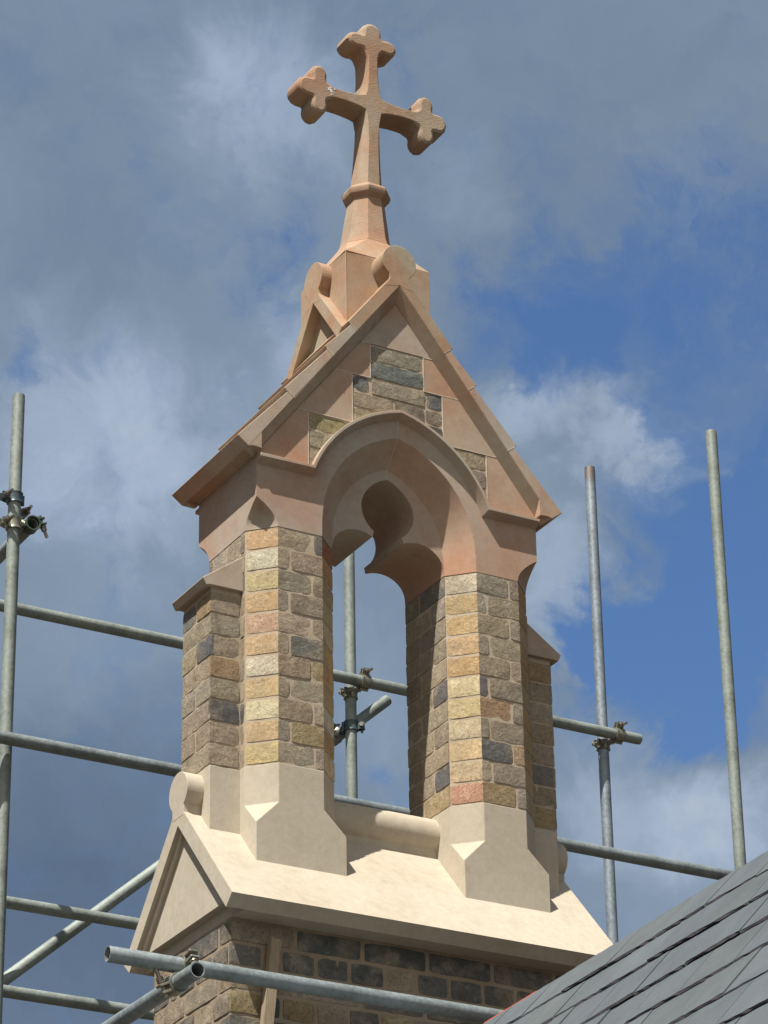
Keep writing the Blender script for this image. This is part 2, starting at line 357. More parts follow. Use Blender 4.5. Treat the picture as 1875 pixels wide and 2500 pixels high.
def face_bricks(mb, p0, p1, z0, ncourse, mode, rows=None, h=.075, cols=None):
    """bricks on the vertical face running from plan point p0 to p1 (outward normal to the right of p0->p1)"""
    p0 = Vector((*p0, 0)); p1 = Vector((*p1, 0)); U = (p1-p0); w = U.length; U.normalize(); Nn = Vector((U.y, -U.x, 0))
    for k in range(ncourse):
        jh = .0065 if mode == 'run' else .0052 if mode == 'squint' else .0036; v0 = z0 + k*h + jh; v1 = z0 + (k+1)*h - jh
        if mode == 'squint': segs = [(0.004, w-.001, 1, 0)]
        elif mode == 'single': segs = [(.0, w-.006, 0, 1)]
        elif mode == 'halves': segs = [(0, w*.48-.004, 0, 1), (w*.48+.004, w, 1, 0)] if k % 2 else [(0, w, 0, 0)]
        elif mode == 'front':
            t = random.uniform(.028, .04)
            segs = [(0, w-t-.009, 0, 1), (w-t, w, 1, 0)] if k % 2 == 0 else [(0, t, 0, 1), (t+.009, w, 1, 0)]
        elif mode == 'reveal': segs = [(0, .165, 0, 1), (.174, w, 1, 0)] if k % 2 else [(0, .09, 0, 1), (.099, w, 1, 0)]
        else:                                # english bond run
            segs = []; x = 0; first = True
            bw = .215 if k % 2 else .1025
            if k % 2 == 0: segs.append((0, .1025, 0, 1)); segs.append((.115, .165, 1, 1)); x = .178
            while x < w-.02:
                e = min(x+bw+random.uniform(-.006, .006), w); segs.append((x, e, 1 if x > 0 else 0, 1 if e < w else 0)); x = e+.014
        for n, (a, q, e0, e1) in enumerate(segs):
            col = cols[k % len(cols)] if (cols and mode == 'squint') else pick(mode == 'squint')
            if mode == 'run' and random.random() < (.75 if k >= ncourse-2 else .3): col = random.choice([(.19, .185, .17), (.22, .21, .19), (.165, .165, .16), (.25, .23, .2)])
            brick(mb, p0, U, Nn, a, q, v0, v1, vary(col), random.uniform(0, 90), bool(e0), bool(e1), rough=.45 if mode == 'squint' else 1.0)

# ------------------------------------------------------------------ lower wall
mw = MB(); XW, YW = .645, .265
mw.box(-XW+.002, XW-.002, -YW+.002, YW-.002, -5.5, -.452, (.72, .70, .68))
lower = mw.build('lower_wall', M_mortar, bell)
mb = MB()
NC = 16
for (p, q) in (((-XW, -YW), (XW, -YW)), ((-XW, YW), (-XW, -YW)), ((XW, -YW), (XW, YW)), ((XW, YW), (-XW, YW))):
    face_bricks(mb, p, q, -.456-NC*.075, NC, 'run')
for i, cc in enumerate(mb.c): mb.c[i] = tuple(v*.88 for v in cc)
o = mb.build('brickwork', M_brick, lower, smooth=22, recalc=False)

# ------------------------------------------------------------------ lower saddle-back coping (pale stone)
mp = MB()
T = .052; nn = Vector((1.111, 1.0)).normalized()         # unit normal (y, z) of the slope
def coping_poly(inner_only=False):
    return [(0, 0), (Eb, ze), (Eb-.038, ze-.034), (YW-.02, -.452), (-YW+.02, -.452), (-Eb+.038, ze-.034), (-Eb, ze)]
xi = Lb-.030
mp.prism_x(coping_poly(), -.640, .640)
for s_ in (-1, 1): mp.prism_x([(0, -.045), (Eb-.045, -.412), (-Eb+.045, -.412)], s_*.63, s_*xi); mp.prism_x([(0, -.0005), (Eb-.0005, ze), (Eb-.038, ze-.034), (0, -.05), (-Eb+.038, ze-.034), (-Eb+.0005, ze)], s_*.63, s_*(Lb-.02))
# gable-end rims: outer band and a thinner inner step around the sunk panel
def rim(d0, d1, xa, xb):
    def line(d): z = -d*1.495; return (0, z), (Eb-.012, z-1.111*(Eb-.012))
    def pt(d, foot): # apex and foot at perpendicular depth d
        y = Eb - .765*d - (.03 if d1 > T+.001 else 0); return (0, -d*1.495), (y, ze-.67*d+(.0333 if d1 > T+.001 else 0))
    a0, f0 = pt(d0, 0); a1, f1 = pt(d1, 0)
    for s in (1, -1):
        mp.prism_x([(0, a0[1]), (s*f0[0], f0[1]), (s*f1[0], f1[1]), (0, a1[1])], xa, xb)
for s in (-1, 1):
    rim(0, T, s*xi, s*Lb)
    rim(T, T+.016, s*xi, s*(xi+.014))
coping = mp.build('lower_coping', M_pale, bell, bevel=.003)
# ridge roll with a round boss on each gable end
rr = MB()
def keyhole(r, zc, neck, zn, n=28):
    pts = []
    a0 = math.asin(neck/r)
    for k in range(n+1):
        a = -math.pi/2 + a0 + (2*math.pi-2*a0)*k/n
        pts.append((math.cos(a)*r, zc+math.sin(a)*r))
    return [(neck, zn)] + pts + [(-neck, zn)]
KH = keyhole(.066, .034, .040, -.055)
for xa_, xb_ in ((-Lb-.0008, -A2+.01), (A2-.01, Lb+.0008), (-A0-.03, A0+.03)):
    rr = MB(); rr.prism_x(KH, xa_, xb_); rr.build('ridge_roll', M_pale, coping, bevel=.002)

# ------------------------------------------------------------------ piers
def sq(x0, x1, y0, y1, k):
    return [(x0+k, y0), (x1-k, y0), (x1, y0+k), (x1, y1-k), (x1-k, y1), (x0+k, y1), (x0, y1-k), (x0, y0+k)]
SQC = [(.62, .35, .24), (.70, .54, .34), (.69, .52, .30), (.72, .60, .39), (.72, .58, .33), (.70, .58, .37), (.66, .44, .24), (.68, .49, .28), (.69, .51, .28), (.69, .50, .27), (.74, .65, .49)]
SQL = [(.68, .52, .27), (.66, .46, .28), (.72, .62, .40), (.68, .51, .29), (.64, .56, .41), (.68, .46, .26), (.67, .45, .32), (.66, .45, .26), (.69, .55, .32), (.78, .71, .56), (.67, .45, .26)]
for side in (-1, 1):
    base = MB(); x0, x1 = (A0, A1) if side > 0 else (-A1, -A0)
    ring = lambda z, k: [(x, y, z) for x, y in sq(x0, x1, -B, B, k)]
    e = 1e-4
    # plain square block, then broached up to the chamfered shaft
    lo = [(x0, -B), (x1, -B), (x1, B), (x0, B)]
    base.prism_z(lo, -.30, zb0, cap1=False)
    cc = [(x0, -B), (x1, -B), (x1, B), (x0, B)]
    top = sq(x0, x1, -B, B, c)       # order: front-left, front-right, right-front, right-back, back-right, back-left, left-back, left-front
    P3 = lambda p, z: (p[0], p[1], z)
    base.poly([P3(cc[0], zb0), P3(cc[1], zb0), P3(top[1], zb1), P3(top[0], zb1)])
    base.poly([P3(cc[1], zb0), P3(cc[2], zb0), P3(top[3], zb1), P3(top[2], zb1)])
    base.poly([P3(cc[2], zb0), P3(cc[3], zb0), P3(top[5], zb1), P3(top[4], zb1)])
    base.poly([P3(cc[3], zb0), P3(cc[0], zb0), P3(top[7], zb1), P3(top[6], zb1)])
    for k, (i, j) in enumerate(((7, 0), (1, 2), (3, 4), (5, 6))):
        base.poly([P3(cc[k], zb0), P3(top[j], zb1), P3(top[i], zb1)])
    base.loft([ring(zb1, c), ring(zbr, c)], cap0=False)
    # buttress foot
    bx0, bx1 = (A1-.03, A2) if side > 0 else (-A2, -A1+.03)
    base.box(bx0, bx1, -b, b, -.30, zbr-.001)
    pier = base.build('pier', M_pale, bell, bevel=.003)
    if side < 0: pier['label'] = 'pale stone foot and brick shaft of the left pier'
    else: pier['label'] = 'pale stone foot and brick shaft of the right pier'
    # brick shaft: mortar core with separate brick faces
    core = MB()
    core.loft([[(x, y, zbr) for x, y in sq(x0+.0016, x1-.0016, -B+.0016, B-.0016, c-.0006)], [(x, y, zh) for x, y in sq(x0+.0016, x1-.0016, -B+.0016, B-.0016, c-.0006)]])
    core.box(bx0 if side > 0 else bx0+.0016, bx1-.0016 if side > 0 else bx1, -b+.0016, b-.0016, zbr, zcap)
    sh = core.build('mortar_core', M_mortar, pier)
    mb = MB(); o = sq(x0, x1, -B, B, c)
    face_bricks(mb, o[0], o[1], zbr, 11, 'front')
    face_bricks(mb, o[7], o[0], zbr, 11, 'squint', cols=(SQL if side < 0 else SQC))
    face_bricks(mb, o[1], o[2], zbr, 11, 'squint')
    face_bricks(mb, o[3], o[4], zbr, 11, 'squint'); face_bricks(mb, o[5], o[6], zbr, 11, 'squint')
    face_bricks(mb, o[4], o[5], zbr, 11, 'front')
    if side > 0:
        face_bricks(mb, o[6], o[7], zbr, 11, 'reveal'); face_bricks(mb, o[2], (x1, -b), zbr, 11, 'single'); face_bricks(mb, (x1, b), o[3], zbr, 11, 'single')
        face_bricks(mb, (x1, -b), (A2, -b), zbr, 8, 'single'); face_bricks(mb, (A2, -b), (A2, b), zbr, 8, 'halves'); face_bricks(mb, (A2, b), (x1, b), zbr, 8, 'single')
        face_bricks(mb, (x1, -b), (x1, b), zbr+9*.075, 2, 'halves')
    else:
        face_bricks(mb, o[2], o[3], zbr, 11, 'reveal'); face_bricks(mb, (x0, -b), o[7], zbr, 11, 'single'); face_bricks(mb, o[6], (x0, b), zbr, 11, 'single')
        face_bricks(mb, (-A2, -b), (x0, -b), zbr, 8, 'single'); face_bricks(mb, (-A2, b), (-A2, -b), zbr, 8, 'halves'); face_bricks(mb, (x0, b), (-A2, b), zbr, 8, 'single')
        face_bricks(mb, (x0, b), (x0, -b), zbr+9*.075, 2, 'halves')
    mb.build('brickwork', M_brick, pier, smooth=22, recalc=False)
    # weathered cap of the buttress
    cp = MB(); s = side
    prof = [(s*.525, .848), (s*.676, .740), (s*.663, .7145), (s*.648, .7185), (s*.525, .7185)]
    cp.prism_y(prof, -.115, .115)
    cp.build('buttress_cap', M_pink, pier, bevel=.0025)

# ------------------------------------------------------------------ arched head (quarter built, mirrored twice)
RC, ZC = .092, .99
def arc(Rr, n=18, a0=0.0):
    a1 = math.acos(RC/Rr)
    return [(-RC + Rr*math.cos(a0+(a1-a0)*k/n), ZC + Rr*math.sin(a0+(a1-a0)*k/n)) for k in range(n+1)]
outer = [(A0+c, zh)] + arc(.382); inner = [(A0, zh)] + arc(.302)
outer[1] = (A0+c-.001, ZC); inner[1] = (A0-.001, ZC)
hd = MB()
def cz(t): return c*(1-(1-t)**1.9)
stopf = [(zt1-(zt1-zh)*k/10, cz(k/10)) for k in range(11)]       # z, chamfer width
front = [(0, 1.361)] + outer[::-1][1:] + [(A1-c, zh)] + [(A1-w, z) for z, w in stopf[::-1][1:]] + [(A1, 1.19), (0, 1.90)]
hd.poly([(x, -B, z) for x, z in front])
side_ = [(0, zh), (-(B-c), zh)] + [(-(B-w), z) for z, w in stopf[::-1][1:]] + [(-B, 1.19), (0, 1.19)]
hd.poly([(A1, y, z) for y, z in side_])
for (z1, w1), (z2, w2) in zip(stopf, stopf[1:]):
    t1, t2 = (zt1-z1)/(zt1-zh), (zt1-z2)/(zt1-zh); m1, m2 = (c*(1-(1-q_)**4.0) for q_ in (t1, t2))
    M1, M2 = (A1-m1/2, -(B-m1/2), z1), (A1-m2/2, -(B-m2/2), z2)
    hd.poly([(A1-w1, -B, z1), (A1-w2, -B, z2), M2, M1]); hd.poly([M1, M2, (A1, -(B-w2), z2), (A1, -(B-w1), z1)])
for (a, q), (d, e) in zip(zip(outer, inner), list(zip(outer, inner))[1:]):
    hd.poly([(a[0], -B, a[1]), (q[0], -(B-c), q[1]), (e[0], -(B-c), e[1]), (d[0], -B, d[1])])
lobeS = [(.2126, .945), (.2105, .958), (.2055, .974), (.1975, .989), (.186, 1.002), (.172, 1.0125), (.156, 1.0205), (.139, 1.0255), (.121, 1.028), (.103, 1.0275), (.085, 1.0245), (.068, 1.019), (.0585, 1.0155)]
lobeT = [(.0535, 1.0365), (.067, 1.047), (.079, 1.061), (.089, 1.077), (.0955, 1.094), (.0995, 1.112), (.1, 1.130), (.0965, 1.149), (.0885, 1.168), (.077, 1.186), (.0625, 1.203), (.046, 1.218), (.028, 1.230), (.012, 1.2375), (0, 1.241)]
trace = lobeS + lobeT
tp = [(0, inner[-1][1])] + inner[::-1][1:] + trace
hd.poly([(x, -(B-c), z) for x, z in tp])
tl = [(A0, zh)] + trace
for a, d in zip(tl, tl[1:]):
    hd.poly([(a[0], -(B-c), a[1]), (a[0], 0, a[1]), (d[0], 0, d[1]), (d[0], -(B-c), d[1])])
hd.poly([(A1, -B, 1.19), (0, -B, 1.90), (0, 0, 1.90), (A1, 0, 1.19)])
hd.mirror(0); hd.mirror(1)
for i_, f_ in enumerate(hd.f):
    mx = sum(hd.v[q][0] for q in f_)/len(f_); my = [hd.v[q][1] for q in f_]
    cham = max(my)-min(my) > .05 and max(my)-min(my) < .1
    if mx < -.01: hd.c[i_] = (.97, 1.0, 1.03) if not cham else (1.0, .95, .92)
    else: hd.c[i_] = (1.02, .98, .96) if not cham else (1.06, .90, .82)
head = hd.build('arched_head', M_pink, bell, smooth=25, bevel=.0025)
# hood mould, front and back
hm = MB()
def hood_pt(d):
    Rh = lambda t: .4655+.0085*t
    pts = [(A1-.0005, 1.167-d)]
    zc_ = 1.167-d; Rr = .4655-d; x_ = -RC+math.sqrt(Rr*Rr-(zc_-ZC)**2)
    a0 = math.asin((zc_-ZC)/Rr)
    pts.append((x_, zc_))
    n = 18
    Ra = .474-d; a1 = math.acos(RC/Ra)
    for k in range(1, n+1):
        t = k/n; Rr2 = (.4655-d)+(.0085)*t; a = a0+(a1-a0)*t
        pts.append((max(0, -RC+Rr2*math.cos(a)), ZC+Rr2*math.sin(a)))
    pts[-1] = (0, pts[-1][1]); return pts
p0, p1, p2 = hood_pt(0), hood_pt(.011), hood_pt(.029)
for i in range(len(p0)-1):
    for (a, ya), (q, yq) in (((p0, -B+.002), (p0, -B-.031)), ((p0, -B-.031), (p1, -B-.031)), ((p1, -B-.031), (p2, -B+.002))):
        hm.poly([(a[i][0], ya, a[i][1]), (q[i][0], yq, q[i][1]), (q[i+1][0], yq, q[i+1][1]), (a[i+1][0], ya, a[i+1][1])])
hm.poly([(p0[0][0], -B, p0[0][1]), (p0[0][0], -B-.031, p0[0][1]), (p1[0][0], -B-.031, p1[0][1]), (p2[0][0], -B, p2[0][1])])
hm.mirror(0); hm.mirror(1)
hm.build('hood_mould', M_pink, head, smooth=25, bevel=.0015)

# tympanum: cut stones stepping up beside a brick panel (front and back faces)
def Cz(x): return 1.880-1.315*x
tym = MB()
def plate(pts, y, th, col):
    apexp = abs(pts[0][0]) < 1e-6
    for s in ((1,) if apexp else (1, -1)):
        full = pts + [(-x, z) for x, z in pts[1:2]] if apexp else [(s*x, z) for x, z in pts]
        if apexp: full = [pts[0], pts[1], (-pts[1][0], pts[1][1])]
        for sy in (1, -1):
            t_ = MB(); t_.prism_y(full, sy*y, sy*(y+th), col); t_.build('gable_stone', M_pink, head)
J = .0018
tints = [(.98, .93, .9), (.94, .98, 1.0), (1.05, 1.0, .95), (1.0, .9, .84)]
plate([(0, 1.875), (.134, 1.697+J), (0, 1.697+J)], -B-.004, .008, (.97, .98, .98))
plate([(.104, 1.697-J), (.138, 1.697-J), (.238, 1.566+J), (.104, 1.566+J)], -B-.004, .008, (1.0, .84, .75))
plate([(.175, 1.566-J), (.239, 1.566-J), (.382, 1.379+J), (.175, 1.379+J)], -B-.0045, .008, (1.03, .93, .86))
plate([(.343, 1.379-J), (.383, 1.379-J), (A1-.001, 1.182), (A1-.001, 1.16), (.343, 1.16)], -B-.004, .008, (1.05, .88, .79))
RB = .452
arcB = [(x, z) for x, z in arc(RB, 16, math.asin((1.16-ZC)/RB))]
reg = [(0, arcB[-1][1])] + arcB[::-1][1:] + [(.343, 1.16), (.343, 1.379), (.175, 1.379), (.175, 1.566), (.104, 1.566), (.104, 1.697), (0, 1.697)]
for sy in (1, -1):
    mo = MB(); mo.prism_y(reg + [(-x, z) for x, z in reg[::-1][1:-1]], sy*(-B-.0012), sy*(-B+.002)); mo.build('panel_mortar', M_mortar, head)
bk = MB(); bkb = MB()
def clipf(sy):
    def f(q):
        dx = abs(q.x)+RC; dz = q.z-ZC; r = math.hypot(dx, dz)
        if r < RB and q.z > 1.15:
            k = RB/r; sx = 1 if q.x >= 0 else -1
            return Vector((sx*max(0, dx*k-RC), q.y, ZC+dz*k))
        return q
    return f
rowsT = [(1.638, 1.692, -.104, .104, [(-.10, .098)], 0), (1.572, 1.630, -.104, .104, [(-.10, .1)], 1),
         (1.506, 1.562, -.175, .175, [(-.172, -.112), (-.10, .105), (.115, .172)], 0), (1.445, 1.498, -.175, .175, [(-.172, -.02), (-.01, .10), (.11, .172)], 1),
         (1.385, 1.437, -.175, .175, [(-.172, -.10), (.03, .172)], 0),
         (1.318, 1.374, -.343, .343, [(-.338, -.20), (.20, .338)], 0), (1.25, 1.31, -.343, .343, [(-.338, -.24), (.235, .338)], 1), (1.175, 1.242, -.343, .343, [(-.338, -.28), (.28, .338)], 0)]
colT = [(.38, .33, .26), (.25, .26, .245), (.22, .22, .2), (.38, .33, .25), (.2, .205, .2), (.40, .34, .24), (.30, .27, .2), (.34, .29, .22), (.44, .38, .24), (.16, .16, .14), (.46, .40, .22), (.42, .35, .24), (.40, .34, .24), (.36, .3, .24), (.42, .36, .26), (.38, .33, .25), (.4, .33, .22)]
ci = 0
for (z0, z1, xa, xb, segs, _) in rowsT:
    for (u0, u1) in segs:
        cl = colT[ci % len(colT)]; ci += 1
        if max(abs(u0), abs(u1)) > .01:
            brick(bk, Vector((0, -B-.003, 0)), Vector((1, 0, 0)), Vector((0, -1, 0)), u0, u1, z0, z1, vary(cl), random.uniform(0, 99), clip=clipf(-1), rough=1.1)
            brick(bkb, Vector((0, B+.003, 0)), Vector((-1, 0, 0)), Vector((0, 1, 0)), u0, u1, z0, z1, vary(cl), random.uniform(0, 99), clip=clipf(1), rough=1.1)
bk.build('panel_brickwork', M_brick, head, smooth=22, recalc=False, merge=False); bkb.build('panel_brickwork', M_brick, head, smooth=22, recalc=False, merge=False)
# pale mortar joints between the cut stones
def jstrip(a, q, w=.0028, y=-B-.0046):
    a = Vector((a[0], 0, a[1])); q = Vector((q[0], 0, q[1])); d = (q-a).normalized(); n = Vector((-d.z, 0, d.x))*w/2
    p = [a+n, q+n, q-n, a-n]; jt = MB(); jt.loft([[(v.x, y-.0006, v.z) for v in p], [(v.x, y+.004, v.z) for v in p]], (1.25, 1.3, 1.45)); jt.build('mortar_joint', M_mortar, head, smooth=0)
for s in (1, -1):
    jstrip((s*.104, 1.697), (s*.139, 1.697)); jstrip((s*.104, 1.566), (s*.239, 1.566)); jstrip((s*.175, 1.379), (s*.382, 1.379))
    jstrip((s*.104, 1.566), (s*.104, 1.697)); jstrip((s*.175, 1.379), (s*.175, 1.566)); jstrip((s*.343, 1.17), (s*.343, 1.379))
jstrip((0, 1.361), (0, 1.43), .0022, -B-.0002)
jt = MB(); jt.loft([[(-.0011, -B-.0005, 1.360), (.0011, -B-.0005, 1.360), (.0011, -B+c-.0005, 1.2775), (-.0011, -B+c-.0005, 1.2775)], [(-.0011, -B+.001, 1.363), (.0011, -B+.001, 1.363), (.0011, -B+c+.001, 1.28), (-.0011, -B+c+.001, 1.28)]], (1.25, 1.3, 1.45))
jt.build('mortar_joint', M_mortar, head, smooth=0)
jstrip((0, 1.24), (0, 1.278), .0022, -B+c-.0002)

# ------------------------------------------------------------------ pitched stone roof in stepped courses
SLO = 1.315; NX, NZ = .796, .605
def Q(x, off=0.0): return (x+off*NX, 1.938-SLO*x+off*NZ)
qs = [.169, .260, .411, .579]
rf = MB()
heads = [None, .169, .260, .411]
for i in range(1, 4):
    h0, t0 = heads[i], qs[i]; tail = (.0, .045, .047, .052)[i]
    for s in (1, -1):
        pr = [Q(h0, .0), Q(h0, .030), Q(t0, tail), Q(t0, 0)]
        tn = [(1, 1, 1), (1.02, .97, .92), (.95, .98, 1.0), (1.0, .93, .88)][i] if s > 0 else [(1, 1, 1), (.97, 1.0, .98), (1.03, 1.0, .99), (1.02, .97, .95)][i]
        rf.prism_y([(s*x, z) for x, z in pr], -G, G, tn)
# eave cornice
for s in (1, -1):
    rf.prism_y([(s*x, z) for x, z in [(.579, 1.177), (.566, 1.1815), (.55, 1.182), (.530, 1.179), (.530, 1.25), (.57, 1.20)]], -G+.0005, G-.0005, (1, .9, .82))
# splayed underside of the gable verge
for s in (1, -1):
    for sy in (-1, 1):
        A_, C_ = Q(0, 0), (0, 1.880); A2_, C2_ = Q(.578, 0), (Q(.578, -.035))
        a0 = (0, sy*G, A_[1]); c0 = (0, sy*B, C_[1]); b0 = (0, sy*B, A_[1]+.002)
        a1 = (s*A2_[0], sy*G, A2_[1]); c1 = (s*C2_[0], sy*B, C2_[1]); b1 = (s*A2_[0], sy*B, A2_[1]+.002)
        rf.loft([[a0, b0, c0], [a1, b1, c1]], (.98, .95, .9))
roof = rf.build('stone_roof', M_pink, bell, bevel=.002)
for s in (1, -1):
    for q_, o_ in ((.169, .046), (.260, .046), (.411, .048)):
        a = Q(q_, 0.0); d = Q(q_, o_-.012); jstrip((s*a[0], a[1]), (s*d[0], d[1]), .0026, -G-.0002)

# apex stone: four small gables around a square block
ap = MB()
prof = [Q(.169, .045), Q(.169, 0), (0, 1.938), (-Q(.169)[0], Q(.169)[1]), (-Q(.169, .045)[0], Q(.169, .045)[1])]
ox, oz = Q(.012, .043)
prof = [(.036, 1.962), Q(.025, .042), Q(.169, .045), Q(.169, 0), (0, 1.938)]
prof = prof + [(-x, z) for x, z in prof[:-1]][::-1]
ap.prism_y(prof, -G, G, (.95, .97, .97))
ap.prism_x([(x, z+.0007) for x, z in prof], -.206, .206, (1.0, .95, .92))
# sunk panels of the side gablets
for s in (1, -1): ap.prism_x([(0, 1.939), (.17, 1.70), (-.17, 1.70)], s*.10, s*.152, (1, .85, .75))
KT = keyhole(.066, 2.030, .040, 1.945)
def khole(zc=2.030): 
    r = .066; pts = []
    a0 = math.asin(.040/r)
    n = 28
    for k in range(n+1):
        a = -math.pi/2+a0+(2*math.pi-2*a0)*k/n; pts.append((math.cos(a)*r, zc+math.sin(a)*r))
    zn = pts[0][1]
    return [(.058, 1.925), (.043, 1.945), (.038, 1.958)] + pts + [(-.038, 1.958), (-.043, 1.945), (-.058, 1.925), (-.02, 1.93), (0, 1.9385), (.02, 1.93)]
K1 = [(x, z+.0003) for x, z in khole()]
for s in (1, -1):
    ap.prism_y(K1, s*(G+.0006), s*.155, (.97, .99, .99)); ap.prism_x(K1, s*(.206+.0006), s*.155, (1.03, .97, .95))
apex = ap.build('apex_stone', M_top, bell, bevel=.002)
# central block and broached pyramid under the shaft
bl = MB(); S = .166; zt = 2.078; zo = 2.200; Ho = .091; Ao = .038
o8 = lambda w, h, a, bb, z, dx=0: [(-a+dx, -h, z), (a+dx, -h, z), (w+dx, -bb, z), (w+dx, bb, z), (a+dx, h, z), (-a+dx, h, z), (-w+dx, bb, z), (-w+dx, -bb, z)]
sqr = [(-S, -S), (S, -S), (S, S), (-S, S)]
bl.prism_z(sqr, 1.66, zt, cap1=False)
lean = lambda z: .030*max(0, z-2.08)
O8 = o8(Ho, Ho, Ao, Ao, zo, lean(zo))
# edge order of octagon: front(0,1), fr diag(1,2), right(2,3), (3,4), back(4,5), (5,6), left(6,7), (7,0)
eb = {0: (-Ao, -S), 1: (Ao, -S), 2: (S, -Ao), 3: (S, Ao), 4: (Ao, S), 5: (-Ao, S), 6: (-S, Ao), 7: (-S, -Ao)}
E3 = {k: (*v, zt) for k, v in eb.items()}
for i, j in ((0, 1), (2, 3), (4, 5), (6, 7)): bl.poly([O8[i], O8[j], E3[j], E3[i]])
for (i, j), cr in (((1, 2), (S, -S)), ((3, 4), (S, S)), ((5, 6), (-S, S)), ((7, 0), (-S, -S))):
    C = (*cr, zt); bl.poly([O8[i], O8[j], C]); bl.poly([O8[i], C, E3[i]]); bl.poly([O8[j], E3[j], C])
bl.build('apex_block', M_top, apex, bevel=.002, smooth=20)

# ------------------------------------------------------------------ cross on its shaft
cx0, cz0 = .021, 2.802
cr = MB(); H = .050
arm = [(.030, .030), (.050, .0235), (.079, .019), (.107, .0165), (.135, .016), (.160, .0175), (.178, .0205), (.191, .0265), (.199, .036), (.2005, .048), (.1985, .060), (.2, .071), (.206, .081), (.216, .0865), (.227, .084), (.235, .076), (.2385, .064), (.2375, .052), (.236, .042), (.238, .033), (.246, .0275), (.257, .0265), (.270, .0265), (.283, .0215), (.291, .012), (.294, 0)]
def armpts(sh=0): 
    a = [((t+sh*max(0, min(1, (t-.04)/.12)) if True else t), s) for t, s in arm]
    return a + [(t, -s) for t, s in a[::-1][1:]]
outl = []      # x, z, off, dep  counter-clockwise seen from the front: start at lower right of the crossing
def addp(x, z, off=.010, dep=.013): outl.append((cx0+x, cz0+z, off, dep))
# right arm: from bottom side to top
for t, s in armpts()[::-1]:
    near = t < .17; addp(t, s*(1 if near else 1.03), .004 if near else .013, .006 if near else .016)
# top arm (longer)
for t, s in armpts(.045)[::-1][1:]:
    near = t < .215; addp(-s*(1 if near else 1.03), t, .005 if near else .013, .007 if near else .016)
for t, s in armpts()[::-1][1:]:
    near = t < .17; addp(-t, -s*(1 if near else 1.03), .004 if near else .013, .006 if near else .016)
# shaft down to the collar and back up
zcol = 2.455
shl = [(-.0265, 2.765, .006, .010), (-.0215, 2.72, .011, .018), (-.019, 2.66, .016, .022), (-.0195, 2.60, .020, .026), (-.0215, 2.53, .024, .030), (-.024, zcol, .028, .034)]
for x, z, o_, d_ in shl[1:]: outl.append((x+lean(z), z, o_, d_))
for x, z, o_, d_ in shl[::-1][:-1]: outl.append((-x+lean(z), z, o_, d_))
n = len(outl); frontp = []; sidep = []
for i in range(n):
    x, z, of, dp = outl[i]
    a = outl[i-1]; q = outl[(i+1) % n]
    e1 = Vector((x-a[0], z-a[1])).normalized(); e2 = Vector((q[0]-x, q[1]-z)).normalized()
    nrm = Vector((e1.y+e2.y, -(e1.x+e2.x)))
    if nrm.length < 1e-6: nrm = Vector((e1.y, -e1.x))
    nrm.normalize(); k = 1/max(.6, nrm.dot(Vector((e1.y, -e1.x))))
    if abs(z-zcol) < 1e-6: nrm = Vector((1 if x > lean(z) else -1, 0)); k = 1
    hh = H + max(0, (2.72-z))*.022
    frontp.append((x, z, -hh)); sidep.append((x+nrm.x*of*k, z+nrm.y*of*k, -hh+dp))
midp = [((f[0]+s_[0]*2.2)/3.2, (f[1]+s_[1]*2.2)/3.2, f[2]+(s_[2]-f[2])*.33) for f, s_ in zip(frontp, sidep)]
rings = [[(x, y, z) for x, z, y in frontp], [(x, y, z) for x, z, y in midp], [(x, y, z) for x, z, y in sidep],
         [(x, -y, z) for x, z, y in sidep], [(x, -y, z) for x, z, y in midp], [(x, -y, z) for x, z, y in frontp]]
# shaft should have flat chamfers, so straighten the middle ring there
for i, (x, z, of, dp) in enumerate(outl):
    if z < cz0-.05 and abs(x-cx0) < .06:
        for r_, k0, k1 in ((1, 0, 2), (4, 5, 3)):
            rings[r_][i] = tuple((rings[k0][i][m]+rings[k1][i][m])/2 for m in range(3))
cr.loft(rings)
cross = cr.build('cross', M_cross, bell, smooth=28)
M_white = simple('white_splash', (.75, .75, .72), 0.8, 60, 0.1)
random.seed(11)
ws = MB()
for i in range(16):
    u = random.gauss(0, .0065); v = random.gauss(0, .011); r_ = random.uniform(.0012, .0038)
    px_, pz_ = cx0-.176+u+v*-.25, cz0+.006+v
    if abs(pz_-cz0) > .0165: continue
    ws.prism_y([(px_+r_*random.uniform(.7, 1.2)*math.cos(a_*1.047), pz_+r_*random.uniform(.7, 1.3)*math.sin(a_*1.047)) for a_ in range(6)], -H-.0008-i*.00002, -H+.001)
ws.build('paint_splash', M_white, cross, smooth=0, merge=False)
st = MB()
def oc(z, w, h, a, bb): return o8(w, h, a, bb, z, lean(z))
st.loft([oc(2.2005, .091, .091, .038, .038), oc(2.208, .0875, .0885, .0365, .0365), oc(2.222, .083, .085, .035, .035), oc(2.245, .0795, .081, .034, .034), oc(2.32, .071, .0715, .030, .030), oc(2.40, .061, .0625, .0265, .026), oc(2.46, .0535, .0575, .0245, .0235)])
st.build('shaft', M_cross, cross, smooth=15, bevel=.0015)
co_ = MB()
co_.loft([oc(2.398, .060, .062, .0265, .026), oc(2.412, .077, .079, .033, .032), oc(2.424, .081, .083, .0345, .0335), oc(2.433, .081, .083, .0345, .0335), oc(2.442, .076, .078, .032, .031), oc(2.458, .054, .057, .0245, .0235)])
co_.build('collar', M_cross, cross, smooth=20, bevel=.0015)

